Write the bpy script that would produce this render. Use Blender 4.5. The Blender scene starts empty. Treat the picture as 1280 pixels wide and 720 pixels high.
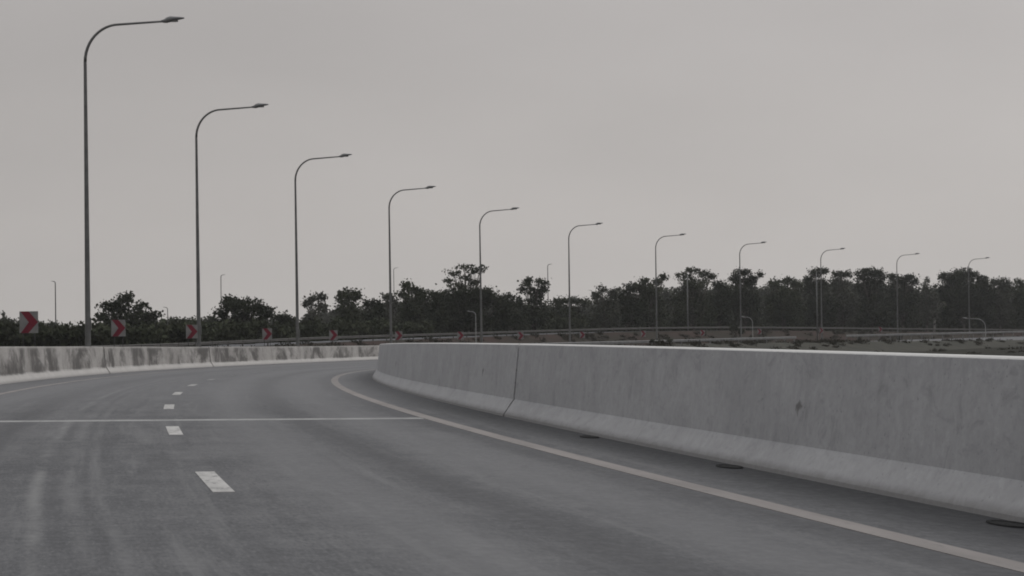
import bpy, bmesh, math, random
import numpy as np
from mathutils import Vector, Matrix
scene = bpy.context.scene
C = scene.collection
rng = np.random.default_rng(7)
random.seed(7)

# ------------------------------------------------------------------ alignment of the ramp (metres, eye 1.3 m above the deck)
F = 3335.76; YC = 410.755; ROLL = 0.013685; EYE = 1.3
NS = 640
def build_path():
    k0, k1, k2, k3 = 0.001817386, -0.82522, 2.53575, -1.907942
    s = np.arange(0, NS, 1.0); S = s/300
    k = k0 + k1*1e-3*S + k2*1e-3*S*S + k3*1e-3*S**3
    k[400:] = 0.0010
    psi = -0.204064 + np.concatenate([[0], np.cumsum(k[:-1])])
    x = np.concatenate([[0], np.cumsum(np.sin(psi+k/2)[:-1])]) + 1.600738*math.cos(-0.204064)
    y = np.concatenate([[0], np.cumsum(np.cos(psi+k/2)[:-1])]) + 1.600738*math.sin(0.204064)
    z = -EYE + .00653746*s - 13.012186e-5*s**2 + 4.9345706e-7*s**3 - 7.674976e-10*s**4 + 4.0363496e-13*s**5 - .0134234*1.600738
    e = .0134234 - .0371943*s/300 + .1179805*(s/300)**2
    zl = z + e*5.19
    zl[420:] = zl[420]
    e2 = np.minimum(e, .07)
    z2 = zl - e2*5.19
    return s, x, y, psi, z2 + EYE, e2
PS, PX, PY, PP, PZ, PE = build_path()
def at(s, off, h=0.0):
    """world point at chainage s, lateral offset off (right positive), height h above the deck"""
    if s < 0:
        p0 = PP[0]; x = PX[0]+s*math.sin(p0); y = PY[0]+s*math.cos(p0); z = PZ[0]; e = PE[0]; a = p0
    else:
        x = np.interp(s, PS, PX); y = np.interp(s, PS, PY); z = np.interp(s, PS, PZ); e = np.interp(s, PS, PE); a = np.interp(s, PS, PP)
    return Vector((x+off*math.cos(a), y-off*math.sin(a), z - e*off + h))
def head(s): return float(np.interp(max(s, 0), PS, PP))
def hor(px): return 410.755 - (px-640)*0.013685
def far(px, py, D):
    """a place read off the photograph, at its own distance D"""
    return Vector(((px-640 - (py-360)*ROLL)/F*D, D, EYE - (py-hor(px))/F*D))
GZ = -2.15                                     # level of the surrounding ground

# ------------------------------------------------------------------ helpers
def link(name, me, mat=None, parent=None, loc=None):
    o = bpy.data.objects.new(name, me); C.objects.link(o)
    if mat is not None and me is not None: me.materials.append(mat)
    if parent is not None: o.parent = parent
    if loc is not None: o.location = loc
    return o
def thing(name, label, cat, loc=(0,0,0), rz=0, group=None):
    o = bpy.data.objects.new(name, None); C.objects.link(o); o.location = loc; o.rotation_euler = (0,0,rz)
    o.empty_display_size = .3
    o['label'] = label; o['category'] = cat
    if group: o['group'] = group
    return o
def tag(o, label, cat, group=None):
    o['label'] = label; o['category'] = cat
    if group: o['group'] = group
    return o
def struct(o, kind='structure'): o['kind'] = kind; return o
def mesh(name, verts, faces, uvs=None, smooth=False):
    me = bpy.data.meshes.new(name); me.from_pydata([tuple(v) for v in verts], [], faces)
    if uvs is not None:
        l = me.uv_layers.new(name='UVMap')
        for lp in me.loops: l.data[lp.index].uv = uvs[lp.vertex_index]
    if smooth:
        for p in me.polygons: p.use_smooth = True
    me.update(); return me
def frange(a, b, st):
    n = max(1, int(round((b-a)/st))); return [a+(b-a)*i/n for i in range(n+1)]
def sweep(name, s0, s1, prof, st=1.0, closed=False, caps=False, origin=Vector((0,0,0)), jitter=0):
    """profile [(offset,height)...] carried along the ramp; uv = (chainage, length round the profile)"""
    ss = frange(s0, s1, st); V=[]; U=[]; Fc=[]; n=0
    for s in ss:
        pr = prof(s) if callable(prof) else prof
        n = len(pr)
        acc = 0; last=None
        for (o,h) in pr:
            if last is not None: acc += math.hypot(o-last[0], h-last[1])
            last=(o,h)
            V.append(at(s,o,h)-origin); U.append((s, acc))
    for i in range(len(ss)-1):
        for j in range(n-1 if not closed else n):
            a=i*n+j; b=i*n+(j+1)%n
            Fc.append((a,b,b+n,a+n))
    if caps:
        Fc.append(tuple(range(n))[::-1]); m=(len(ss)-1)*n; Fc.append(tuple(range(m,m+n)))
    return mesh(name, V, Fc, U)
def tube(pts, rads, seg=10, cap=True):
    V=[]; Fc=[]
    pts=[Vector(p) for p in pts]
    for i,p in enumerate(pts):
        t = (pts[min(i+1,len(pts)-1)]-pts[max(i-1,0)]).normalized()
        u = t.cross(Vector((0,1,0))); 
        if u.length < .1: u = t.cross(Vector((1,0,0)))
        u.normalize(); w = t.cross(u)
        for k in range(seg):
            a=2*math.pi*k/seg; V.append(p+(u*math.cos(a)+w*math.sin(a))*rads[i])
    for i in range(len(pts)-1):
        for k in range(seg):
            a=i*seg+k; b=i*seg+(k+1)%seg; Fc.append((a,b,b+seg,a+seg))
    if cap:
        Fc.append(tuple(range(seg))[::-1]); m=(len(pts)-1)*seg; Fc.append(tuple(range(m,m+seg)))
    return V,Fc
def join(parts):
    V=[];Fc=[]
    for v,f in parts:
        b=len(V); V+=list(v); Fc+=[tuple(i+b for i in q) for q in f]
    return V,Fc
def box(x0,x1,y0,y1,z0,z1):
    V=[Vector((x,y,z)) for x in (x0,x1) for y in (y0,y1) for z in (z0,z1)]
    return V,[(0,1,3,2),(4,6,7,5),(0,4,5,1),(2,3,7,6),(0,2,6,4),(1,5,7,3)]

# ------------------------------------------------------------------ materials
class Mat:
    def __init__(s, name, rough=.8, metal=0, spec=.3):
        s.m = bpy.data.materials.new(name); s.m.use_nodes=True; s.t=s.m.node_tree; s.b=s.t.nodes['Principled BSDF']
        s.b.inputs['Roughness'].default_value=rough; s.b.inputs['Metallic'].default_value=metal
        s.b.inputs['Specular IOR Level'].default_value=spec
    def n(s, typ, **kw):
        nd=s.t.nodes.new(typ)
        for k,v in kw.items():
            if k in nd.inputs: nd.inputs[k].default_value=v
            else: setattr(nd,k,v)
        return nd
    def l(s,a,b): s.t.links.new(a,b)
    def coord(s, kind='UV', scale=(1,1,1), loc=(0,0,0)):
        c=s.n('ShaderNodeTexCoord'); m=s.n('ShaderNodeMapping'); m.inputs['Scale'].default_value=scale; m.inputs['Location'].default_value=loc
        s.l(c.outputs[kind], m.inputs[0]); return m.outputs[0]
    def noise(s, vec, scale=1, detail=4, rough=.6, dist=0):
        n=s.n('ShaderNodeTexNoise'); n.inputs['Scale'].default_value=scale; n.inputs['Detail'].default_value=detail
        n.inputs['Roughness'].default_value=rough; n.inputs['Distortion'].default_value=dist
        s.l(vec,n.inputs['Vector']); return n.outputs['Fac']
    def ramp(s, v, lo, hi, a=0., b=1.):
        r=s.n('ShaderNodeMapRange'); r.inputs[1].default_value=lo; r.inputs[2].default_value=hi; r.inputs[3].default_value=a; r.inputs[4].default_value=b
        r.interpolation_type='SMOOTHSTEP'; s.l(v,r.inputs[0]); return r.outputs[0]
    def math(s, op, a, b=None, c=None):
        r=s.n('ShaderNodeMath', operation=op)
        for i,v in enumerate((a,b,c)):
            if v is None: continue
            if isinstance(v,(int,float)): r.inputs[i].default_value=v
            else: s.l(v,r.inputs[i])
        return r.outputs[0]
    def mix(s, f, a, b, mode='MIX'):
        r=s.n('ShaderNodeMix', data_type='RGBA', blend_type=mode)
        for sock,v in ((r.inputs[0],f),(r.inputs[6],a),(r.inputs[7],b)):
            if isinstance(v,(int,float)): sock.default_value=v
            elif isinstance(v,tuple): sock.default_value=(*v,1)
            else: s.l(v,sock)
        return r.outputs[2]
    def col(s, c):
        if isinstance(c,tuple): s.b.inputs['Base Color'].default_value=(*c,1)
        else: s.l(c,s.b.inputs['Base Color'])
        return s
    def bump(s, h, strength=.3, dist=.01):
        b=s.n('ShaderNodeBump'); b.inputs['Strength'].default_value=strength; b.inputs['Distance'].default_value=dist
        s.l(h,b.inputs['Height']); s.l(b.outputs[0],s.b.inputs['Normal']); return s
def uvsplit(M):
    c=M.n('ShaderNodeTexCoord'); sp=M.n('ShaderNodeSeparateXYZ'); M.l(c.outputs['UV'],sp.inputs[0]); return sp.outputs[0], sp.outputs[1]

def asphalt():
    M=Mat('asphalt', rough=.8, spec=.25)
    u,v=uvsplit(M)                     # u chainage, v distance from the left edge of the deck (offset + 6.0)
    big=M.noise(M.coord('UV',(.05,.35,1)),1,5,.6)
    streak=M.noise(M.coord('UV',(.22,2.2,1),(3,7,0)),1,6,.65,.4)
    patch=M.noise(M.coord('UV',(.55,.75,1),(11,2,0)),1,6,.7,.6)
    fine=M.noise(M.coord('UV',(6,9,1)),1,3,.7)
    cross=M.noise(M.coord('UV',(1.1,.25,1),(5,1,0)),1,4,.6)
    a=M.math('MULTIPLY_ADD',big,.5,0); a=M.math('MULTIPLY_ADD',streak,.55,a); a=M.math('MULTIPLY_ADD',patch,.6,a); a=M.math('MULTIPLY_ADD',fine,.22,a); a=M.math('MULTIPLY_ADD',cross,.35,a)
    f=M.ramp(a,.93,1.30)
    c=M.mix(f,(.070,.071,.076),(.118,.118,.122))
    gr=M.noise(M.coord('UV',(7,34,1)),1,2,.8); c=M.mix(M.ramp(gr,.50,.74,0,.55),c,(.165,.165,.168)); c=M.mix(M.ramp(gr,.50,.28,0,.6),c,(.045,.045,.048))
    mot=M.noise(M.coord('UV',(1.6,3.6,1),(8,5,0)),1,5,.75); c=M.mix(M.ramp(mot,.52,.68,0,.5),c,(.135,.135,.138)); c=M.mix(M.ramp(mot,.47,.33,0,.5),c,(.062,.062,.066))
    lng=M.noise(M.coord('UV',(.10,3.2,1),(1,9,0)),1,5,.7,.3); c=M.mix(M.ramp(lng,.52,.68,0,.55),c,(.150,.150,.152)); c=M.mix(M.ramp(lng,.46,.34,0,.5),c,(.058,.058,.062))
    # pale dusty tyre trails wandering in the left lane
    wob=M.noise(M.coord('UV',(.07,0,0)),1,2,.5); wob=M.math('MULTIPLY_ADD',wob,.16,-.08)
    vv=M.math('ADD',v,wob)
    brk=M.ramp(M.noise(M.coord('UV',(.35,1.2,1),(2,0,0)),1,4,.65),.36,.62)
    def band(c0,w,amt,col,mask,c):
        d=M.math('ABSOLUTE',M.math('SUBTRACT',vv,c0)); m=M.ramp(d,w,0.0,0,1); m=M.math('MULTIPLY',m,amt)
        if mask is not None: m=M.math('MULTIPLY',m,mask)
        return M.mix(m,c,col)
    c=band(4.58,.09,.75,(.185,.185,.184),brk,c)
    c=band(4.71,.07,.6,(.066,.066,.07),brk,c)
    c=band(4.85,.09,.5,(.150,.150,.152),brk,c)
    c=band(4.97,.045,.5,(.060,.060,.064),brk,c)
    c=band(5.07,.07,.5,(.150,.150,.152),brk,c)
    for c0 in (2.9,7.0,8.7): c=band(c0,.75,.65,(.136,.136,.140),None,c)
    for c0 in (3.9,7.85,9.5): c=band(c0,.4,.7,(.062,.062,.066),None,c)
    # asphalt darkens across the shoulder towards the right barrier
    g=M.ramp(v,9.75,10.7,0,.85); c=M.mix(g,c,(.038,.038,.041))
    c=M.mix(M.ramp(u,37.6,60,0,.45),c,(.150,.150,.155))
    M.col(c); M.l(M.ramp(fine,.3,.7,.70,.9),M.b.inputs['Roughness'])
    M.bump(fine,.4,.004); return M.m
def paint(name, col, wear, under=(.10,.10,.103), fade=.75):
    M=Mat(name, rough=.75); u,v=uvsplit(M)
    n=M.noise(M.coord('UV',(2.2,9,1)),1,7,.75); f=M.ramp(n,wear-.12,wear+.16)
    n2=M.noise(M.coord('UV',(.4,3,1)),1,3,.6)
    c=M.mix(M.ramp(n2,.35,.7),col,tuple(x*.8 for x in col)); f=M.math('MULTIPLY',f,M.ramp(u,50,95,1,fade)); M.col(M.mix(f,under,c)); return M.m
def concrete(name, light, dark, stain, amount, spots=None, lipcol=(.5,.5,.49),stretch=(.95,.30,1), toeamt=.42):
    M=Mat(name, rough=.9, spec=.2)
    u,v=uvsplit(M)
    cloud=M.noise(M.coord('UV',(.5,.9,1)),1,5,.6)
    fine=M.noise(M.coord('UV',(9,9,1)),1,5,.7)
    c=M.mix(M.ramp(cloud,.3,.7),light,dark)
    blot=M.noise(M.coord('UV',(2.1,3.4,1),(2,6,0)),1,7,.75,.8); c=M.mix(M.ramp(blot,.52,.66,0,.45),c,tuple(x*.66 for x in dark)); c=M.mix(M.ramp(blot,.46,.34,0,.35),c,tuple(x*1.18 for x in light))
    dirt=M.ramp(M.math('MULTIPLY_ADD',blot,.16,v),.20,.10,0,.7); c=M.mix(dirt,c,(.10,.095,.09))
    pit=M.noise(M.coord('UV',(26,26,1)),1,2,.5); c=M.mix(M.ramp(pit,.66,.74,0,.7),c,tuple(x*.4 for x in dark))
    c=M.mix(M.math('MULTIPLY',M.ramp(fine,.35,.7),.35),c,tuple(x*.75 for x in dark))
    st=M.noise(M.coord('UV',stretch,(4,0,0)),1,8,.70,.5)
    lat=M.noise(M.coord('UV',(.16,.02,1),(9,0,0)),1,3,.5)
    thr=M.math('MULTIPLY_ADD',lat,-.30,.15)
    m=M.ramp(M.math('SUBTRACT',M.math('SUBTRACT',st,thr),0.0),amount,amount+.16)
    low=M.ramp(v,.20,.27); top=M.ramp(v,1.10,.93)        # streaks on the upright face, not on the sloping toe nor the lip
    m=M.math('MULTIPLY',m,M.math('MULTIPLY',low,top)); 
    c=M.mix(M.math('MULTIPLY',m,.85),c,stain)
    thin=M.noise(M.coord('UV',(3.5,.45,1),(1,3,0)),1,4,.6); c=M.mix(M.math('MULTIPLY',M.ramp(thin,.5,.8),M.math('MULTIPLY',low,.28)),c,tuple(x*.55 for x in dark))
    # light on the up-facing toe painted in as paler colour, ragged edge
    toe=M.ramp(M.math('MULTIPLY_ADD',M.noise(M.coord('UV',(2.2,3.0,1)),1,6,.75),.26,v),.43,.33); c=M.mix(M.math('MULTIPLY',toe,toeamt),c,(light[0]*1.3,light[0]*1.26,light[0]*1.22))
    lip=M.ramp(M.math('MULTIPLY_ADD',fine,.02,v),1.108,1.122); c=M.mix(M.math('MULTIPLY',lip,.9),c,lipcol)  # paler lip: bleached concrete plus painted-in light on the flat top
    if spots:
        for (s0,h0,r) in spots:
            wx=M.math('MULTIPLY_ADD',M.noise(M.coord('UV',(9,9,1),(s0,0,0)),1,4,.7),.18,-.09)
            dx=M.math('ABSOLUTE',M.math('ADD',M.math('SUBTRACT',u,s0),wx)); dy=M.math('MULTIPLY',M.math('ABSOLUTE',M.math('SUBTRACT',v,h0)),2.0)
            dy=M.math('ADD',dy,M.math('MULTIPLY',M.math('SUBTRACT',v,h0),M.math('GREATER_THAN',M.math('SUBTRACT',u,s0),0)))
            wz=M.noise(M.coord('UV',(17,21,1),(0,s0,0)),1,3,.8)
            d=M.math('ADD',M.math('ADD',dx,dy),M.math('MULTIPLY_ADD',wz,.16,-.08))
            c=M.mix(M.math('MULTIPLY',M.ramp(d,r*1.1,r*.35),.62),c,(.06,.055,.05))
    M.col(c); M.bump(fine,.5,.01); return M.m
def simple(name, a, b, scale=3, rough=.7, metal=0, kind='Object', detail=5):
    M=Mat(name, rough=rough, metal=metal); n=M.noise(M.coord(kind),scale,detail,.65); M.col(M.mix(M.ramp(n,.35,.65),a,b)); return M.m
def foliage(name, a, b):
    M=Mat(name, rough=.9, spec=.1)
    n=M.noise(M.coord('Object'),.55,4,.6); n2=M.noise(M.coord('Object'),2.5,3,.6)
    f=M.math('ADD',M.ramp(n,.35,.65,0,.7),M.ramp(n2,.4,.7,0,.3)); M.col(M.mix(f,a,b)); return M.m
M_ASPH=asphalt()
M_WHITE=paint('lane_paint',(.46,.45,.435),.38,fade=.12)
M_EDGE=paint('edge_paint',(.235,.215,.205),.32)
M_JOINT=paint('joint_nosing',(.29,.29,.285),.33)
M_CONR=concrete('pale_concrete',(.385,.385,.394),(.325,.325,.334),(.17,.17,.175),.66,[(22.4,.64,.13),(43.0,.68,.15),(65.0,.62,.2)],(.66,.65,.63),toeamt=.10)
M_CONL=concrete('stained_concrete',(.46,.44,.425),(.33,.315,.30),(.075,.07,.067),.44,stretch=(.24,.42,1))
M_GALV=simple('galvanised_steel',(.10,.10,.098),(.14,.14,.137),2,.55,.35)
M_GALVL=simple('pale_steel',(.22,.22,.215),(.29,.29,.28),2,.55,.1)
M_HEAD=simple('lamp_housing',(.12,.12,.125),(.16,.16,.16),4,.5)
M_LENS=simple('lamp_glass',(.10,.10,.10),(.15,.15,.15),4,.3)
M_RED=simple('red_sheeting',(.15,.013,.026),(.11,.011,.022),3,.6)
M_SW=simple('white_sheeting',(.19,.187,.184),(.14,.138,.136),4,.6)
M_BACK=simple('sign_back',(.03,.03,.03),(.05,.05,.05),4,.5)
M_DARK=simple('joint_sealant',(.02,.02,.02),(.035,.035,.035),8,.95)
M_PIT=simple('drain_iron',(.008,.008,.008),(.02,.02,.02),20,.9)
M_RAIL=simple('rail_steel',(.115,.115,.115),(.17,.17,.168),1,.6,.1)
M_RAILD=simple('weathered_rail_steel',(.065,.062,.058),(.09,.085,.08),1,.7)
M_BARK=simple('bark',(.05,.043,.036),(.09,.08,.068),2,.95)
M_PALE=simple('pale_bark',(.16,.155,.145),(.24,.23,.21),2,.95)
M_WEED=foliage('dry_weeds',(.028,.027,.019),(.046,.042,.032))
def grassmat():
    M=Mat('dry_grass', rough=.95, spec=.1)
    n=M.noise(M.coord('Object'),.03,6,.65); n2=M.noise(M.coord('Object'),.35,6,.7); n3=M.noise(M.coord('Object'),3,4,.7)
    c=M.mix(M.ramp(n,.35,.65),(.023,.022,.016),(.018,.019,.014)); c=M.mix(M.ramp(n2,.48,.68),c,(.036,.030,.024)); c=M.mix(M.math('MULTIPLY',M.ramp(n3,.4,.7),.45),c,(.018,.020,.012))
    M.col(c); M.bump(n3,.8,.1); return M.m
M_GRASS=grassmat()
M_BERM=simple('verge_grass',(.021,.022,.015),(.038,.035,.025),.35,.95,detail=7)
def earth():
    M=Mat('red_earth', rough=.95, spec=.1)
    n=M.noise(M.coord('Object',(.05,.05,.3)),1,6,.65); n2=M.noise(M.coord('Object'),.5,5,.7)
    c=M.mix(M.ramp(n,.42,.6),(.044,.028,.024),(.028,.024,.018)); c=M.mix(M.math('MULTIPLY',M.ramp(n2,.45,.7),.6),c,(.022,.021,.014)); M.col(c); return M.m
M_EARTH=earth()
FOL=[foliage('dark_leaves',(.020,.024,.016),(.042,.047,.030)), foliage('green_leaves',(.026,.032,.019),(.056,.061,.037)),
     foliage('grey_leaves',(.045,.048,.038),(.082,.084,.066)), foliage('pale_leaves',(.07,.072,.055),(.13,.13,.10))]

# ------------------------------------------------------------------ ground, deck, markings
def grid_ground():
    xs=[-1400,-900,-600,-400,-300,-200,-120,-60,0,60,120,180,240,300,380,460,600,900,1400]; ys=[-250,-120,-60,0,60,120,180,240,300,360,420,480,540,600,700,900,1200,1600]
    V=[];Fc=[]
    for y in ys:
        for x in xs: V.append((x,y,GZ-.12*(math.sin(x*.013)+math.sin(y*.017))*.5-.1))
    n=len(xs)
    for j in range(len(ys)-1):
        for i in range(n-1): a=j*n+i; Fc.append((a,a+1,a+n+1,a+n))
    return mesh('ground',V,Fc)
struct(link('ground',grid_ground(),M_GRASS))
S0,S1=-60,600
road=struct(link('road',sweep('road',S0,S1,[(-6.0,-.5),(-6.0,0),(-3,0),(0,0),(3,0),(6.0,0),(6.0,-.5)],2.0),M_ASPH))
def fix_uv(me, o0):            # uv v = offset + 6
    l=me.uv_layers[0]
    for lp in me.loops:
        u,v=l.data[lp.index].uv; l.data[lp.index].uv=(u,v-.5)
fix_uv(road.data,0)
def verge_left(s):
    e=float(np.interp(max(s,0),PS,PE)); zr=float(np.interp(max(s,0),PS,PZ)); dz=zr+e*6-GZ
    o=-6.0-max(.6,dz*1.6)-1.5
    return [(o, GZ-.45-(zr-e*o)), (-6.9,-.15),(-5.98,-.06)]
def verge_right(s):
    zr=float(np.interp(max(s,0),PS,PZ)); e=float(np.interp(max(s,0),PS,PE))
    crest=float(np.interp(s,[150,210,232,250,300,350,400,443,600],[-9,-9,-2.0,-1.62,-1.93,-2.24,-2.60,-2.92,-3.0]))+EYE
    h=crest-(zr-e*8.0)
    h=max(h,-.12)
    o=14.+max(0,crest-GZ)*2
    return [(5.98,-.06),(6.6,-.05),(8.0,h),(9.0,h-.03),(o,GZ-.5-(zr-e*o))]
struct(link('embankment',sweep('embankment',S0,S1,verge_left,4),M_BERM))
b2=struct(link('grass_verge',sweep('grass_verge',S0,S1,verge_right,4),M_BERM)); 
# markings lie 4 mm above one another as thin sheets
dv=[];df=[];du=[]
for k in range(-1,34):
    c=22.23+11.744*k
    if c<2: continue
    ss=frange(c-1.5,c+1.5,.5)
    for i,s in enumerate(ss):
        dv+= [at(s,-.085,-.002),at(s,-.085,.005),at(s,.085,.005),at(s,.085,-.002)]; du+=[(s,0),(s,0),(s,.17),(s,.17)]
        a=len(dv)-8
        if i: df+=[(a+j,a+j+1,a+j+5,a+j+4) for j in range(3)]
        if i in (0,len(ss)-1): a=len(dv)-4; df.append((a,a+1,a+2,a+3))
link('lane_marking',mesh('lane_marking',dv,df,du),M_WHITE,road)
link('edge_line',sweep('edge_line_right',S0,S1,[(3.62,-.002),(3.62,.004),(3.82,.004),(3.82,-.002)],1),M_EDGE,road)
link('edge_line',sweep('edge_line_left',S0,S1,[(-3.86,-.002),(-3.86,.004),(-3.70,.004),(-3.70,-.002)],1),M_EDGE,road)
link('expansion_joint',sweep('expansion_joint',37.90,38.45,lambda s:[(o,-.002 if s<37.901 or s>38.449 else .006) for o in (-5.18,-2,2,3.60)],.001 if 0 else .05),M_JOINT,road)

# ------------------------------------------------------------------ concrete barriers: panels between joints
def prof_r(hb): return [(4.877,0),(4.885,.035),(5.01,.215),(5.035,.25),(5.120,hb-.016),(5.138,hb),(5.36,hb),(5.385,hb-.03),(5.50,.2),(5.56,-.05)]
def prof_l(hb): return [(-5.19,0),(-5.198,.035),(-5.32,.215),(-5.345,.25),(-5.42,hb-.02),(-5.44,hb),(-5.66,hb),(-5.68,hb-.03),(-5.74,.2),(-5.76,-.05)]
def barrier(name,label,prof,joints,mat,hb,gapw):
    r=thing(name,label,'barrier',at(joints[0],prof[0][0]))
    org=r.location.copy()
    for i in range(len(joints)-1):
        a,b=joints[i],joints[i+1]; ga=gapw(a); gb=gapw(b)
        p=[(o,h*(hb if h>.5 else 1)/(hb) if False else h) for o,h in prof]
        me=sweep('barrier_panel',a+ga/2,b-gb/2,p,.5,caps=True,origin=org)
        link('panel',me,mat,r)
        if i:
            q=[(o+(.035 if j<6 else -.035) if 0<j<len(prof)-1 else o, h-.03 if h>.5 else h) for j,(o,h) in enumerate(prof)] if prof[0][0]>0 else \
              [(o-(.035 if j<6 else -.035) if 0<j<len(prof)-1 else o, h-.03 if h>.5 else h) for j,(o,h) in enumerate(prof)]
            link('joint_filler',sweep('joint_filler',a-ga/2+.002,a+ga/2-.002,q,1,caps=False,origin=org),M_DARK,r)
    return r
jr=[-34,-21,-8,5,28.6,38.9,47.0,53.5,66.5,79.5,92.5,105.5,118.5,131.5,144.5,157.5,170.5,183.5,196.5,209.5]
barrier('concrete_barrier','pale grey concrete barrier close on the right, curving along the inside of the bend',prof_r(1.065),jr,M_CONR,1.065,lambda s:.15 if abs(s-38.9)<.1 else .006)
jl=[-40,-20,0,20,40,60,73,86,101.2,108.4,123.5,134.8,158,170,182,194,206,218,230,242]
barrier('concrete_barrier','concrete barrier streaked with black mould along the outer left edge of the bend',prof_l(1.01),jl,M_CONL,1.01,lambda s:.30 if s in (101.2,134.8) else .03)

# drains at the toe of the right barrier
drl=['dark oval drain at the barrier foot, nearest, at the right edge of the photo','dark oval drain at the barrier foot, middle of the three','dark oval drain at the barrier foot, farthest, near the open barrier joint']
for (s,lab) in zip((16.3,23.6,30.6),drl):
    c=at(s,4.60); r=thing('road_drain',lab,'drain',c,0,'drains along the foot of the pale barrier')
    V=[];n=28
    for rr,h in ((.34,.004),(.33,.012),(.27,.012),(.26,.006)):
        for k in range(n):
            a=2*math.pi*k/n; V.append(at(s+.95*rr*math.cos(a),4.74+.30*rr*math.sin(a),h)-c)
    Fc=[(i*n+k,i*n+(k+1)%n,(i+1)*n+(k+1)%n,(i+1)*n+k) for i in range(3) for k in range(n)]
    link('drain_rim',mesh('drain_rim',V,Fc),M_PIT,r)
    V2=V[3*n:]; link('drain_grate',mesh('drain_grate',V2,[tuple(range(n))]),M_PIT,r)

# ------------------------------------------------------------------ guard rails
def wbeam(h): return [(0,h-.155),(.03,h-.12),(.08,h-.09),(.08,h-.05),(.03,h-.015),(.03,h+.015),(.08,h+.05),(.08,h+.09),(.03,h+.12),(0,h+.155)]
def rail_along(label,s0,s1,off,top,mat,step=4):
    org=at(s0,off); r=thing('guard_rail',label,'guard rail',org)
    w=[(off+o,h) for o,h in wbeam(top-.155)]
    link('rail_beam',sweep('rail_beam',s0,s1,w,2,origin=org),mat,r)
    pm=None
    for s in frange(s0+.5,s1-.5,step):
        if pm is None:
            V,Fc=box(-.06,.06,-.05,.05,-.3,top); pm=mesh('rail_post',V,Fc); pm.materials.append(mat)
        o=link('post',pm,None,r,at(s,off-.08)-org); o.rotation_euler=(0,0,-head(s))
    return r
rail_along('grey steel guard rail along the outer edge of the far curve, beyond the pale barrier',243,362,-5.3,.98,M_RAIL)
rail_along('grey steel guard rail at the far right, below the last three tall street lamps',384,560,-5.3,1.02,M_RAIL,5)

# distant carriageway on a red earth bank
FR=[(-260,441,150),(-100,437,170),(40,434.0,190),(200,429.5,225),(320,424.5,262),(400,421,290),(500,418,325),(600,415,360),(700,411.8,395),(800,409.3,430),(900,408.3,462),(1000,408.8,492),(1100,409.8,520),(1280,411.5,560),(1420,413,590),(1600,415,620)]
fp=[far(*q) for q in FR]
def catmull(P,n=6):
    out=[]
    for i in range(len(P)-1):
        a,b=P[i],P[i+1]; p=P[max(i-1,0)]; q=P[min(i+2,len(P)-1)]
        for k in range(n):
            t=k/n; out.append(.5*((2*a)+(b-p)*t+(2*p-5*a+4*b-q)*t*t+(3*a-p-3*b+q)*t**3))
    out.append(P[-1]); return out
fl=catmull(fp)
def ribbon(name, line, prof, org=Vector((0,0,0)), ground=None):
    """prof: (distance away from the viewer's side, height)"""
    V=[];Fc=[];n=len(prof)
    for i,p in enumerate(line):
        t=(line[min(i+1,len(line)-1)]-line[max(i-1,0)]); t.z=0; t.normalize(); nn=Vector((-t.y,t.x,0))
        for (o,h) in prof:
            z=p.z+h if h is not None else GZ-.4
            V.append(Vector((p.x+nn.x*o,p.y+nn.y*o,z))-org)
    for i in range(len(line)-1):
        for j in range(n-1): a=i*n+j; Fc.append((a,a+1,a+n+1,a+n))
    return mesh(name,V,Fc)
struct(link('far_embankment',ribbon('far_embankment',fl,[(-9,None),(-.6,-.72),(.1,-.70),(.1,-.70),(9.6,-.70),(18,None)]),M_EARTH))
struct(link('far_road',ribbon('far_road',fl,[(.6,-.69),(.6,-.66),(9.0,-.66),(9.0,-.69)]),M_ASPH))
rr=thing('guard_rail','long thin guard rail on the red earth bank in front of the trees','guard rail',fl[0])
link('rail_beam',ribbon('rail_beam_far',fl,[(0,-.30),(-.05,-.22),(0,-.15),(-.05,-.08),(0,0)],fl[0]),M_RAILD,rr)
V,Fc=box(-.07,.07,.0,.12,-.8,-.02); pm=mesh('far_rail_post',V,Fc); pm.materials.append(M_RAILD)
acc=0;cnt=0
for i in range(1,len(fl)):
    acc+=(fl[i]-fl[i-1]).length
    if acc>6 and 0<=i and cnt<90: link('post',pm,None,rr,fl[i]-fl[0]); acc=0; cnt+=1

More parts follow.
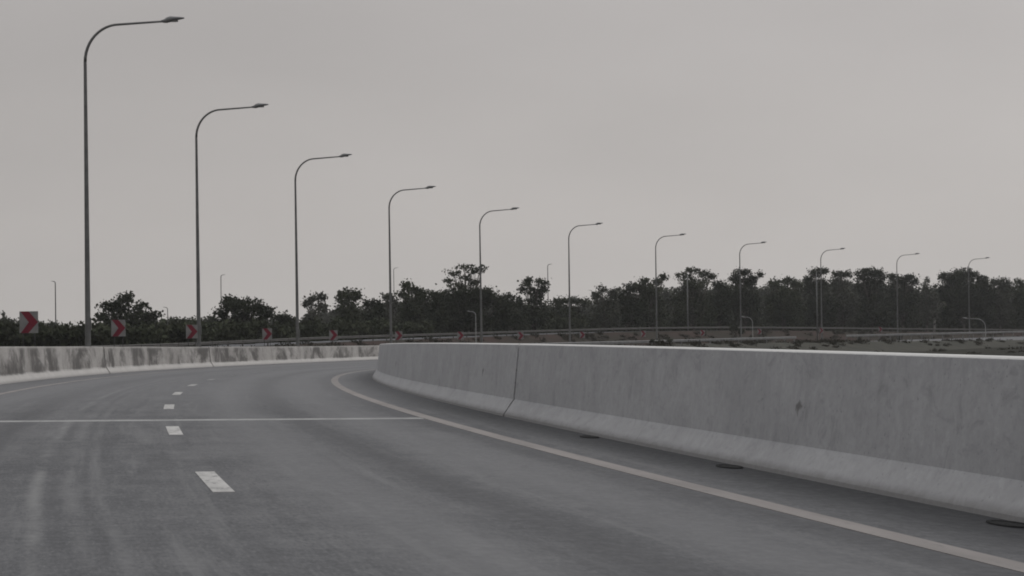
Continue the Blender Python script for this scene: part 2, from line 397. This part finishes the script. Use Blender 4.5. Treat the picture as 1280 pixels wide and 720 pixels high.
# ------------------------------------------------------------------ street lamps
def lamp_meshes(H, arm, rb=.135, rt=.060, headlen=.80, R=1.25, rise=.06, mat=M_GALV):
    """pole along z, arm towards +x"""
    hz=H-.10                                 # height of the arm tip
    R=min(R,arm*.42); za=hz-rise*(arm-R)-R*1.08
    out={}
    P=[(0,0,.01+(za-.01)*i/8) for i in range(9)]
    V,Fc=tube(P,[rb+(rt-rb)*(.12+.88*i/8) for i in range(9)],12,cap=False); out['pole']=mesh('lamp_pole',V,Fc,smooth=True)
    A=[(0,0,za)]; Rr=[rt]
    for i in range(1,13):
        a=math.pi/2*i/12; A.append((R*(1-math.cos(a)),0,za+R*1.08*math.sin(a))); Rr.append(rt*(1-.25*i/12))
    xe=arm-headlen
    for i in range(1,5): x=R+(xe-R)*i/4; A.append((x,0,za+R*1.08+rise*(x-R))); Rr.append(rt*.75*(1-.15*i/4))
    V,Fc=tube(A,Rr,10); out['arm']=mesh('lamp_arm',V,Fc,smooth=True)
    # head: a flattened cobra housing, thick near the arm and tapering to the tip
    zt=za+R*1.08+rise*(xe-R)
    secs=[(-.06,.05,.045,0),(.06,.085,.075,.0),(.16,.13,.12,.02),(.28,.16,.125,.045),(.45,.15,.085,.06),(.65,.12,.055,.065),(.78,.07,.03,.065),(.80,.03,.012,.065)]
    k=headlen/.80; V=[];Fc=[];n=14
    for (x,w,h,dz) in secs:
        for q in range(n):
            a=2*math.pi*q/n; c,s_=math.cos(a),math.sin(a)
            V.append(Vector((xe+x*k, w*k*c, zt+dz*k+rise*x+ h*k*(s_ if s_>0 else s_*.75))))
    for i in range(len(secs)-1):
        for q in range(n): a=i*n+q;b=i*n+(q+1)%n; Fc.append((a,b,b+n,a+n))
    Fc.append(tuple(range(n))[::-1]); m=(len(secs)-1)*n; Fc.append(tuple(range(m,m+n)))
    out['head']=mesh('lamp_head',V,Fc,smooth=True)
    V=[];
    for q in range(n):
        a=2*math.pi*q/n; V.append(Vector((xe+.40*k+.17*k*math.cos(a),.10*k*math.sin(a),zt+.06*k-.078*k)))
    V+= [v+Vector((0,0,.06)) for v in V]
    Fc=[tuple(range(n))[::-1]]+[(q,(q+1)%n,(q+1)%n+n,q+n) for q in range(n)]
    out['lens']=mesh('lamp_lens',V,Fc)
    V,Fc=box(-.14,.14,-.14,.14,0,.03); V2,F2=box(.085,.125,-.06,.06,.6,1.05); out['plate']=mesh('base_plate',V,Fc); out['door']=mesh('access_door',V2,F2)
    for kk,m_ in (('pole',mat),('arm',mat),('head',M_HEAD if mat is not M_GALVL else mat),('lens',M_LENS),('plate',mat),('door',mat)): out[kk].materials.append(m_)
    return out
def make_lamp(name,label,ms,loc,rz,group,full=True,cat='street lamp'):
    r=thing(name,label,cat,loc,rz,group)
    link('pole',ms['pole'],None,r); link('arm',ms['arm'],None,r); h=link('lamp_head',ms['head'],None,r)
    if full: link('lens',ms['lens'],None,h); link('base_plate',ms['plate'],None,r); link('access_door',ms['door'],None,r)
    return r
LL=['tallest, nearest street lamp at the far left, its arm reaching the top of the photo',
 'second tall street lamp from the left, just right of the third chevron sign',
 'third tall street lamp from the left, rising left of the flat topped light green trees',
 'fourth tall street lamp from the left, rising above the near end of the pale barrier',
 'fifth tall street lamp from the left, its pole crossing the umbrella shaped tree crown',
 'sixth tall street lamp, standing between the lone round tree and the long dense wood',
 'seventh tall street lamp, in front of the dense wood left of the bare steel pole',
 'eighth tall street lamp, just left of a short pale lamp bent leftwards',
 'ninth tall street lamp, standing right beside a distant thin pole against the wood',
 'tenth tall street lamp, third from last, rising in front of broad flat crowned trees',
 'smallest and farthest tall street lamp at right, in front of the big dark round tree']
LL[9]='tenth tall street lamp, second from the right, rising in front of broad flat crowned trees'
LL[10]='smallest, farthest of the tall street lamps, before the big dark round tree at right'
lm=lamp_meshes(11.95,3.62,rb=.112,rt=.058); lm2=lamp_meshes(12.97,3.60,rb=.118,rt=.058)
PSF=[110,247,373.5,490,602,711.5,820,928,1030,1120.5,1210]
for i in range(11):
    s=97.561+34.5722*i
    base=at(s,-5.53,1.01 if s<242 else 0)
    if s>242: base=at(s,-5.56,-.02)
    lo_=make_lamp('street_lamp',LL[i],lm if s<242 else lm2,base,-head(s)+random.uniform(-.03,.03),'tall street lamps around the outside of the bend')
    lo_.rotation_euler[0]=random.uniform(-.003,.003); lo_.rotation_euler[1]=random.uniform(-.0025,.0025)

def small_lamp(label,px,ytop,D,arm_px,group='distant street lamps beyond the ramp',mat=M_GALV,rb=.075):
    d=1 if arm_px>0 else -1
    p=far(px,ytop,D); H=p.z-(GZ-.2)
    arm=max(.55,abs(arm_px)*D/F)
    ms=lamp_meshes(H,arm,rb=rb,rt=rb*.62,headlen=min(.8,arm*.38),R=min(1.3,arm*.5),mat=mat)
    make_lamp('street_lamp',label,ms,(p.x,p.y,GZ-.2),0 if d>0 else math.pi,group,full=D<340)
small_lamp('thin distant lamp between the first chevron sign and the nearest tall lamp',69,350.5,330,-5,rb=.10)
small_lamp('thin distant lamp left of the second tall lamp, against low trees',209.5,383,330,-6)
small_lamp('thin distant lamp against the round tree right of the second tall lamp',276,342.5,330,4)
small_lamp('distant lamp whose head peeps out just right of the fourth tall lamp',492,334,420,6)
small_lamp('distant lamp rising beside the lone round tree at the centre',684.5,329.5,450,6,rb=.10)
small_lamp('distant lamp with tiny head just clearing the low trees right of the sixth tall lamp',740,362,470,-5,rb=.09)
small_lamp('short pale lamp bent to the left beside the fifth tall street lamp',594.5,388,300,-11,'short pale lamps arching to the left',M_GALVL)
small_lamp('short pale lamp bent to the left beside the eighth tall street lamp',940.5,395,385,-16,'short pale lamps arching to the left',M_GALVL)
small_lamp('short pale lamp bent to the left below the farthest tall street lamp',1231.5,396.5,432,-29,'short pale lamps arching to the left',M_GALVL,rb=.10)
for (px,y0,D,lab) in ((859,342,470,'bare thin steel pole right of the seventh tall street lamp'),(1020.5,339,480,'bare thin steel pole just left of the ninth tall street lamp')):
    p=far(px,y0,D); V,Fc=tube([(0,0,0),(0,0,(p.z-GZ)*.5),(0,0,p.z-GZ)],[.15,.12,.09],8)
    r=thing('steel_pole',lab,'pole',(p.x,p.y,GZ-.2),0,'bare poles before the wood'); link('shaft',mesh('pole_shaft',V,Fc,smooth=True),M_GALV,r)
    V,Fc=tube([(0,0,p.z-GZ),(0,0,p.z-GZ+.12),(0,0,p.z-GZ+.16)],[.1,.1,.03],8); link('cap',mesh('pole_cap',V,Fc),M_GALV,r)

# ------------------------------------------------------------------ chevron signs on the outer barrier
SW,SH=.56,.66
V,Fc=box(-SW/2,SW/2,0,.012,-SH/2,SH/2); m_panel=mesh('sign_panel',V,Fc); m_panel.materials.append(M_SW)
poly=[(.05,1),(.50,1),(1.0,.50),(.48,0),(.06,0),(.50,.50)]
V=[Vector(((u-.5)*SW*.99,-.004,(v-.5)*SH*.99)) for u,v in poly]; V+=[v+Vector((0,.003,0)) for v in V]
m_chev=mesh('chevron',V,[(0,5,2,1),(0+5,4,3,2)]+[(i,(i+1)%6,(i+1)%6+6,i+6) for i in range(6)]); m_chev.materials.append(M_RED)
V,Fc=box(-.015,.015,.015,.04,-SH/2-.40,SH/2-.08); m_post=mesh('sign_post',V,Fc); m_post.materials.append(M_BACK)
CL=['largest red and white chevron sign at the far left edge of the photo','second red and white chevron sign from the left, in front of the dark spreading tree',
'third chevron sign from the left, touching the second tall street lamp','fourth chevron sign from the left, below the right side of the round tree',
'fifth chevron sign from the left, right of the third tall street lamp','sixth chevron sign, just right of the fourth tall street lamp',
'seventh chevron sign, left of the short pale lamp and the fifth tall lamp','eighth chevron sign, halfway between the fifth and sixth tall lamps',
'ninth chevron sign, just right of the sixth tall lamp','tenth chevron sign, tiny, just left of the seventh tall lamp',
'eleventh chevron sign, tiny, right of the first bare steel pole','twelfth chevron sign, tiny, right of the eighth tall lamp and its short pale neighbour',
'thirteenth chevron sign, tiny, at the foot of the ninth tall lamp','fourteenth and last chevron sign, tiny, left of the tenth tall lamp']
CS=[81.8,106.5,129.8,155.8,179.8,204.2,227.8,251.0,275.2,299.5,323.5,347.2,373.8,400.5]
for s,lab in zip(CS,CL):
    p=at(s,-5.53,1.01+.74); 
    if s>230: p.z-=.06
    # each sign faces the traffic coming up to it
    g=max(s-70,0); q=at(g,-1.8); d=(q-p); rz=math.atan2(d.y,d.x)+math.pi/2
    rz+= random.uniform(-.03,.03)
    r=thing('chevron_sign',lab,'road sign',p,rz,'red and white chevron signs on the outer barrier')
    pn=link('sign_panel',m_panel,None,r); link('chevron',m_chev,None,pn)
    for dx in (-.17,.17): link('post',m_post,None,r,(dx,0,0))

# ------------------------------------------------------------------ trees
def leaves_mesh(name, blobs, leaf, dens=1.0, clump=.9, ragged=.35, seed=0):
    """blobs: (centre xyz, radii xyz). Clumps of small leaf faces through the crown's volume."""
    g=np.random.default_rng(seed+11); pts=[]; 
    for c,r in blobs:
        c=np.array(c);r=np.array(r); area=r[0]*r[2]*math.pi
        nc=max(9,int(area/(clump**2)*2.6*dens))
        d=g.normal(size=(nc,3)); d/=np.linalg.norm(d,axis=1)[:,None]
        rad=(g.random(nc)**.45)*(1+ragged*(g.random(nc)-.6)); cc=c+d*rad[:,None]*r
        per=max(10,int((clump/leaf)**2*6.0*dens))
        sz=clump*(.55+.9*g.random(nc))
        nf=int(area/leaf**2*4.2*dens**1.5); q=g.normal(size=(nf,3)); q/=np.linalg.norm(q,axis=1)[:,None]; lump=1+.13*np.sin(q[:,0]*7+c[0])*np.cos(q[:,2]*6+c[2])
        pts.append(c+q*((g.random(nf)**.5)*lump)[:,None]*(r+.18*clump))
        o=g.normal(size=(nc,per,3))*.38*sz[:,None,None]*np.array([1.15,1.15,.8]); pts.append((cc[:,None,:]+o).reshape(-1,3))
    P=np.concatenate(pts); n=len(P)
    a=g.normal(size=(n,3)); a/=np.linalg.norm(a,axis=1)[:,None]
    b=g.normal(size=(n,3)); b-=a*(a*b).sum(1)[:,None]; b/=np.linalg.norm(b,axis=1)[:,None]
    s=(leaf*(.5+.8*g.random(n)))[:,None]/2; s2=s*(.5+.5*g.random(n))[:,None]
    V=np.stack([P-a*s-b*s2*.3,P-b*s2,P+a*s,P+b*s2],1).reshape(-1,3).astype('f')
    me=bpy.data.meshes.new(name); me.vertices.add(4*n); me.vertices.foreach_set('co',V.ravel())
    me.loops.add(4*n); me.loops.foreach_set('vertex_index',np.arange(4*n,dtype='i')); me.polygons.add(n)
    me.polygons.foreach_set('loop_start',np.arange(0,4*n,4,dtype='i')); me.polygons.foreach_set('loop_total',np.full(n,4,dtype='i'))
    me.update(); me.validate(); return me
TN=[0]
def tree(label, D, blobs, fol=0, name='broadleaf_tree', group='trees of the far wood', dens=1.0, trunk=M_BARK, trw=1.0, clump=.9, leaf=.36, base=None, ragged=.28, skirt=.9):
    """blobs in photograph pixels (cx,cy,rx,ry) of the crown as seen, built at distance D with real depth"""
    TN[0]+=1; g=random.Random(TN[0]*13)
    if 'tree' in name:
        px=sum(b[0] for b in blobs)/len(blobs); D=max(D,float(np.interp(px,[q[0] for q in FR],[q[2] for q in FR]))+26)
        x0=min(b[0]-b[2] for b in blobs); x1=max(b[0]+b[2] for b in blobs); yl=min(b[1]+b[3]*.3 for b in blobs if b[3]>=max(q[3] for q in blobs)*.6)
        if skirt:
            yb=hor(px)+4; ym=max(b[1] for b in blobs)
            w=(x1-x0)/2*skirt; n=max(1,int(round(w/11)))
            blobs=blobs+[((x0+x1)/2+(i-(n-1)/2)*2*w/n, (ym+yb)/2, w/n*1.25, max(4,(yb-ym)/2*1.15)) for i in range(n)]
    bx=base if base is not None else sum(b[0]*b[2] for b in blobs)/sum(b[2] for b in blobs)
    B=far(bx,hor(bx)+10,D); B.z=GZ-.2
    r=thing(name,label,'tree' if 'tree' in name else 'shrub',B,0,group)
    k=D/F; bl=[]
    for i,(cx,cy,rx,ry) in enumerate(blobs):
        c=far(cx,cy,D); R=max(rx,ry)*k; c.y+=g.uniform(-.5,.5)*R*.8
        q_=.34*clump; bl.append(((c-B)[:],(max(.45*clump,rx*k-q_),max(.5*clump,R*.85-q_),max(.35*clump,ry*k-q_*.8))))
    me=leaves_mesh('crown',bl,leaf,dens,clump,ragged,seed=TN[0]); me.materials.append(FOL[fol]); link('crown',me,None,r)
    # trunk and one limb into every lobe
    top=max(b[0][2] for b in bl); cz=min(b[0][2] for b in bl); h0=max(1.0,cz*.55); w=(.020*top**.9+.05)*trw
    parts=[tube([(0,0,0),(g.uniform(-.1,.1),0,h0*.5),(g.uniform(-.2,.2),0,h0)],[w*1.25,w,w*.85],8)]
    for c,rr in bl:
        c=Vector(c); m=Vector((c.x*.45,c.y*.45,h0+(c.z-h0)*.55)); e=Vector((c.x,c.y,c.z+rr[2]*.35))
        parts.append(tube([(0,0,h0-.15),m,e],[w*.7,w*.45,w*.12],6))
        for q in range(3):
            a=g.uniform(0,6.28); t=c+Vector((math.cos(a)*rr[0]*.8,math.sin(a)*rr[1]*.8,rr[2]*g.uniform(.1,.8))); parts.append(tube([m,(m+t)/2+Vector((0,0,.2)),t],[w*.35,w*.2,w*.06],5))
    V,Fc=join(parts); link('trunk',mesh('trunk',V,Fc,smooth=True),trunk,r)
    return r
T=tree
T('dark spreading tree behind the second chevron sign at the left',300,[(150,379,15,12),(160,372,7,6),(133,384,12,7),(176,384,13,9),(192,395,12,7),(145,398,22,18),(175,405,24,18),(128,396,9,6)],0,leaf=.33,clump=.7)
T('low grey green tree at the left edge behind the first chevron sign',420,[(-8,408,16,12),(10,407,15,10),(28,410,12,10)],1)
T('low dark tree between the first chevron sign and the thin distant lamp',430,[(48,409,14,9),(66,408,12,7),(78,414,10,8)],1)
T('low ragged tree left of the nearest tall lamp',430,[(98,413,9,8),(108,411,10,7)],1)
T('sparse spindly sapling poking up at the far left edge',430,[(4.5,396,2.4,7)],2,name='young_tree',dens=.5,clump=.4)
T('low rounded tree behind the short gap left of the second tall lamp',380,[(215,403,14,9),(232,404,14,9),(205,408,10,8)],1)
T('big dark round tree behind the fourth chevron sign',310,[(305,384,24,15),(290,380,13,10),(322,383,14,11),(335,393,12,11),(276,391,11,9),(300,405,32,16),(285,375,8,6)],0,leaf=.34,clump=.75)
T('pale feathery tree left of the big dark round tree',330,[(264,401,10,8),(258,410,12,9)],2)
T('low dark tree just left of the third tall lamp',350,[(352,397,11,8),(362,401,10,8)],0)
T('feathery grey green tree just right of the third tall lamp',360,[(392,373,13,6),(403,372,9,6),(383,379,9,5),(398,386,15,8),(390,402,18,12)],2,dens=.8,clump=.7)
T('flat topped tree between the third and fourth tall lamps, taller than its neighbours',370,[(436,366,17,7),(444,371,12,7),(428,373,12,8),(436,390,20,16)],1,clump=.8)
T('dark rounded tree just left of the fourth tall lamp',375,[(463,379,12,7),(472,386,12,9),(460,398,18,13)],0)
T('grey green tree with loose top right behind the fourth tall lamp',380,[(485,372,9,6),(492,379,11,8),(484,392,14,12)],2,dens=.85)
T('tall ragged tree right of the fourth tall lamp with thin twigs at its top',385,[(515,362,10,6),(505,368,12,7),(525,366,12,8),(537,371,12,9),(517,385,24,16),(508,356,4,3)],1,clump=.8)
T('umbrella crowned tree standing above the wood behind the fifth tall lamp',400,[(580,334,17,4.5),(601,336,9,6),(567,341,12,5),(560,350,8,4),(590,340,9,4),(582,348,9,4),(594,352,9,5),(573,357,12,5)],1,name='umbrella_tree',dens=.75,clump=.6,leaf=.36,base=584,trw=1.1)
T('dense dark tree below the umbrella crowned tree',380,[(590,368,22,13),(610,372,18,14),(560,374,20,14),(575,390,36,20),(628,382,16,14)],0)
T('dark low tree between the ragged tree and the umbrella crowned tree',375,[(548,371,10,7),(545,385,16,14)],0)
T('sloping dark tree right of the fifth tall lamp',390,[(632,372,14,8),(648,378,14,8),(640,392,24,14)],0)
T('lone round tree standing clear of the wood at the centre of the photo',400,[(657,361,11,10),(674,351,10,5),(681,358,7,9),(672,367,13,11),(660,350,5,3),(668,376,12,7)],0,dens=.85,clump=.65,leaf=.36)
T('long low tree right of the lone round tree',450,[(700,378,16,7),(716,376,14,6),(730,378,14,7),(705,392,26,12)],1)
T('tree with two loose tufts left of the dense wood',440,[(753,362,8,6),(766,364,8,7),(745,369,9,6),(758,380,20,14)],2,dens=.85,clump=.7)
T('broad dark tree at the left end of the dense wood',430,[(785,362,13,8),(775,370,14,10),(798,360,12,9),(785,385,24,18)],0)
T('tall dark tree with feathery top right behind the seventh tall lamp',430,[(806,352,10,6),(822,352,9,5),(812,362,18,10),(815,384,22,20),(829,347,5,3)],1,clump=.8)
T('domed tree with airy crown right of the seventh tall lamp',420,[(866,338,12,5),(855,345,13,6),(880,343,10,6),(866,354,22,9),(864,375,26,20),(890,345,5,4)],1,dens=.95,clump=.75)
T('dark square topped tree between the domed tree and the eighth tall lamp',430,[(900,356,12,8),(906,366,13,12),(896,382,18,18)],0)
T('flat topped tree right behind the eighth tall lamp with a twig reaching right',425,[(928,340,14,5),(920,348,10,9),(936,350,12,10),(950,343,4,4),(930,370,22,20)],0,clump=.75)
T('low rounded tree right of the eighth tall lamp',440,[(968,355,14,7),(985,352,12,6),(996,356,10,8),(978,374,26,18)],1)
T('round headed tree right behind the ninth tall lamp',430,[(1018,342,10,7),(1027,339,11,6),(1010,350,8,6),(1022,358,18,14),(1024,380,24,18)],0,clump=.75)
T('grey crowned tree with loose top right of the ninth tall lamp',440,[(1048,342,11,5),(1058,343,10,6),(1050,354,16,10),(1054,376,22,18)],2,dens=.9)
T('broad domed tree, tallest left of the tenth tall lamp',425,[(1090,340,15,7),(1078,344,12,8),(1101,345,10,8),(1090,358,22,14),(1090,382,26,20)],0,clump=.8)
T('flat topped dark tree behind the tenth tall lamp',430,[(1116,346,10,5),(1136,347,11,5),(1126,352,18,8),(1128,372,22,20),(1143,352,5,7)],0)
T('small spiky tree in the gap right of the tenth tall lamp',435,[(1159,350,5,5),(1155,358,8,6),(1160,374,15,14)],2,dens=.75,clump=.55)
T('big dark round tree behind the farthest tall lamp at right',410,[(1208,345,20,11),(1192,349,17,12),(1226,356,15,14),(1180,346,10,7),(1236,372,11,16),(1205,370,30,24),(1180,366,12,12)],0,leaf=.36,clump=.8)
T('faint grey tree right of the big dark round tree',490,[(1246,352,11,7),(1258,356,10,9),(1250,372,18,16)],2)
T('tree with pointed tufts at the right edge of the photo',430,[(1274,352,8,6),(1284,358,11,9),(1275,374,18,18),(1300,362,14,12)],1)
T('pale trunked tree with drooping light leaves left of the big dark round tree',400,[(1168,372,6,7),(1160,379,7,5),(1176,380,7,5)],3,name='pale_tree',dens=.45,clump=.5,trunk=M_PALE,trw=1.4,base=1168,skirt=0)
# dark bushes around the ramp
T('dark bush hanging over the guard rail right of the seventh tall lamp',296,[(822,427.5,7,2.6),(836,426,4,2.2),(815,426,3,2)],0,name='roadside_bush',group='bushes beside the far curve',leaf=.16,clump=.3)
T('dark bush at the foot of the short pale lamp beside the eighth tall lamp',395,[(917,411,7,6),(927,415,6,4)],0,name='roadside_bush',group='bushes beside the far curve',leaf=.22,clump=.4)
T('dark bush below the short pale lamp at the far right',405,[(1237,426,6,4)],0,name='roadside_bush',group='bushes beside the far curve',leaf=.22,clump=.4)
T('dark bush at the left end of the far right guard rail',352,[(1060,428,13,3.5),(1048,429,8,2.5)],1,name='roadside_bush',group='bushes beside the far curve',leaf=.22,clump=.4)
# the wood behind, one mass
prof=[(-160,402),(-60,403),(0,402),(60,409),(90,414),(120,405),(200,401),(260,400),(350,398),(372,402),(400,388),(470,382),(540,374),(620,374),(660,382),(740,380),(790,366),(850,358),(910,360),(960,360),(1040,352),(1100,353),(1150,362),(1180,356),(1290,358),(1380,352),(1460,356)]
g=np.random.default_rng(5); bl=[]
x=-170
while x<1470:
    D=610+g.uniform(-12,45); yt=np.interp(x,[p[0] for p in prof],[p[1] for p in prof])+g.uniform(-1,3)
    yb=hor(x)+18; k=D/F; hh=(yb-yt)/2
    for (cy,ry) in ((yt+hh*.45,hh*.5),(yt+hh*1.3,hh*.65)):
        c=far(x,cy,D+g.uniform(-8,8)); bl.append((c[:],(11*k,3.0,ry*k)))
    x+=11
me=leaves_mesh('woodland',bl,.65,1.2,1.4,.3,seed=99); me.materials.append(FOL[2]); struct(link('woodland',me),'stuff')
# undergrowth at the edge of the wood, behind the far guard rail
bl=[]; x=-60
while x<1380:
    D=float(np.interp(x,[q[0] for q in FR],[q[2] for q in FR]))+ 30+g.uniform(0,18); D=max(D,250); k=D/F
    y=hor(x)-1+g.uniform(-6,3); c=far(x,y,D); bl.append((c[:],(9*k,1.4,8*k))); bl.append(((c.x,c.y+.5,(c.z+GZ)/2),(9*k,1.4,(c.z-GZ)/2+.3))); x+=9
me=leaves_mesh('undergrowth',bl,.45,1.0,.8,.35,seed=77); me.materials.append(FOL[1]); struct(link('undergrowth',me),'stuff')

# rough weeds over the verges and inside the loop
g=np.random.default_rng(31); bl=[]
for i in range(150):
    s_=g.uniform(225,470); o_=7.2+abs(g.normal())*2.5; c=at(s_,min(o_,12)); vr=verge_right(s_); ox=min(o_,12)
    h=float(np.interp(ox,[q[0] for q in vr],[q[1] for q in vr])); c=at(s_,ox,h); r_=g.uniform(.12,.4); bl.append(((c.x,c.y,c.z+r_*.2),(r_*2.2,r_*1.4,r_*.55)))
for i in range(80):
    D=g.uniform(225,420); c=far(g.uniform(780,1330),430,D); c.z=GZ; r_=g.uniform(.12,.45); bl.append(((c.x,c.y,GZ-.1),(r_*3,r_*1.6,r_*.6)))
me=leaves_mesh('weeds',bl,.16,.55,.35,.3,seed=3); me.materials.append(M_WEED); struct(link('weeds',me),'stuff')
bl=[]
for i in range(330):
    j=int(g.integers(len(fl)//6,len(fl)-1)); p_=fl[j].lerp(fl[j+1],g.random()); t_=(fl[j+1]-fl[j]).normalized(); o_=g.uniform(-7.5,-.8); zz=float(np.interp(o_,[-9,-.6],[GZ-.4,p_.z-.72])); r_=g.uniform(.15,.55)
    bl.append(((p_.x-t_.y*o_,p_.y+t_.x*o_,zz+.1),(r_*2.4,r_*1.5,r_*.6)))
me=leaves_mesh('bank_weeds',bl,.2,.55,.4,.3,seed=4); me.materials.append(M_WEED); struct(link('bank_weeds',me),'stuff')

# ------------------------------------------------------------------ haze
V,Fc=box(-1450,1450,-300,1700,GZ-1.4,40); hz=link('haze',mesh('haze',V,Fc)); struct(hz,'stuff')
m=bpy.data.materials.new('haze'); m.use_nodes=True; nt=m.node_tree; nt.nodes.clear()
o=nt.nodes.new('ShaderNodeOutputMaterial'); pv=nt.nodes.new('ShaderNodeVolumePrincipled'); pv.inputs['Color'].default_value=(.93,.93,.94,1); pv.inputs['Density'].default_value=.00011; pv.inputs['Anisotropy'].default_value=.2
nt.links.new(pv.outputs[0],o.inputs['Volume']); hz.data.materials.append(m)

# ------------------------------------------------------------------ overcast sky
W=bpy.data.worlds.new('World'); scene.world=W; W.use_nodes=True; nt=W.node_tree; bg=nt.nodes['Background']
SUN_EL,SUN_AZ=math.radians(48),math.radians(55)
sky=nt.nodes.new('ShaderNodeTexSky'); sky.sky_type='NISHITA'; sky.sun_disc=False; sky.sun_elevation=SUN_EL; sky.sun_rotation=SUN_AZ; sky.dust_density=4
def N(t,**k):
    n=nt.nodes.new(t)
    for a,b in k.items(): setattr(n,a,b)
    return n
hs=N('ShaderNodeHueSaturation'); hs.inputs['Saturation'].default_value=.06; nt.links.new(sky.outputs[0],hs.inputs['Color'])
tc=N('ShaderNodeTexCoord'); sp=N('ShaderNodeSeparateXYZ'); nt.links.new(tc.outputs['Generated'],sp.inputs[0])
rz=N('ShaderNodeValToRGB'); nt.links.new(sp.outputs[2],rz.inputs[0])      # cloud deck: brightness by height above the horizon
cr=rz.color_ramp; cr.interpolation='EASE'
K=5.5
E_=cr.elements; E_[0].position=0; E_[0].color=(.945*K,.898*K,.862*K,1); E_[1].position=1; E_[1].color=(1.75*K,1.76*K,1.80*K,1)
for pos,v in ((.035,(.93,.882,.85)),(.07,(.89,.847,.822)),(.115,(.842,.803,.786)),(.20,(.85,.83,.82)),(.45,(1.27,1.27,1.29))):
    e=cr.elements.new(pos); e.color=(*[c*K for c in v],1)
mp=N('ShaderNodeMapping'); mp.inputs['Scale'].default_value=(6,6,17); mp.inputs['Rotation'].default_value=(0,.40,0); nt.links.new(tc.outputs['Generated'],mp.inputs[0])
no=N('ShaderNodeTexNoise'); no.inputs['Scale'].default_value=1.1; no.inputs['Detail'].default_value=3; nt.links.new(mp.outputs[0],no.inputs['Vector'])
mr=N('ShaderNodeMapRange'); mr.inputs[1].default_value=.3; mr.inputs[2].default_value=.7; mr.inputs[3].default_value=.96; mr.inputs[4].default_value=1.03; nt.links.new(no.outputs['Fac'],mr.inputs[0])
az=N('ShaderNodeMapRange'); az.inputs[1].default_value=-.2; az.inputs[2].default_value=.2; az.inputs[3].default_value=.885; az.inputs[4].default_value=1.06; nt.links.new(sp.outputs[0],az.inputs[0])
mu=N('ShaderNodeMath',operation='MULTIPLY'); nt.links.new(mr.outputs[0],mu.inputs[0]); nt.links.new(az.outputs[0],mu.inputs[1])
vm=N('ShaderNodeVectorMath',operation='SCALE'); nt.links.new(rz.outputs[0],vm.inputs[0]); nt.links.new(mu.outputs[0],vm.inputs['Scale'])
mx=N('ShaderNodeMix',data_type='RGBA'); mx.inputs[0].default_value=.04; nt.links.new(vm.outputs[0],mx.inputs[6]); nt.links.new(hs.outputs[0],mx.inputs[7])
nt.links.new(mx.outputs[2],bg.inputs[0]); bg.inputs[1].default_value=.1
L=bpy.data.lights.new('Sun','SUN'); L.energy=.55; L.angle=math.radians(25); L.color=(1,.97,.93); lo=bpy.data.objects.new('Sun',L); C.objects.link(lo)
dv_=Vector((math.sin(SUN_AZ)*math.cos(SUN_EL),math.cos(SUN_AZ)*math.cos(SUN_EL),math.sin(SUN_EL))); lo.rotation_euler=dv_.to_track_quat('Z','Y').to_euler()

# ------------------------------------------------------------------ camera
a=(YC-360)/F; ca,sa=math.cos(a),math.sin(a); cr_,sr=math.cos(ROLL),math.sin(ROLL)
Rv=Vector((1,0,0)); Uv=Vector((0,-sa,ca)); Fw=Vector((0,ca,sa)); R2=cr_*Rv-sr*Uv; U2=sr*Rv+cr_*Uv
cam=bpy.data.cameras.new('Camera'); co=bpy.data.objects.new('Camera',cam); C.objects.link(co)
co.matrix_world=Matrix(((R2.x,U2.x,-Fw.x,0),(R2.y,U2.y,-Fw.y,0),(R2.z,U2.z,-Fw.z,EYE),(0,0,0,1)))
cam.sensor_width=36; cam.lens=F/1280*36; cam.clip_end=6000; cam.clip_start=.1
scene.camera=co
vs=scene.view_settings; vs.view_transform='Standard'; vs.look='None'; vs.exposure=0; vs.gamma=1

scene.cycles.filter_width=1.9
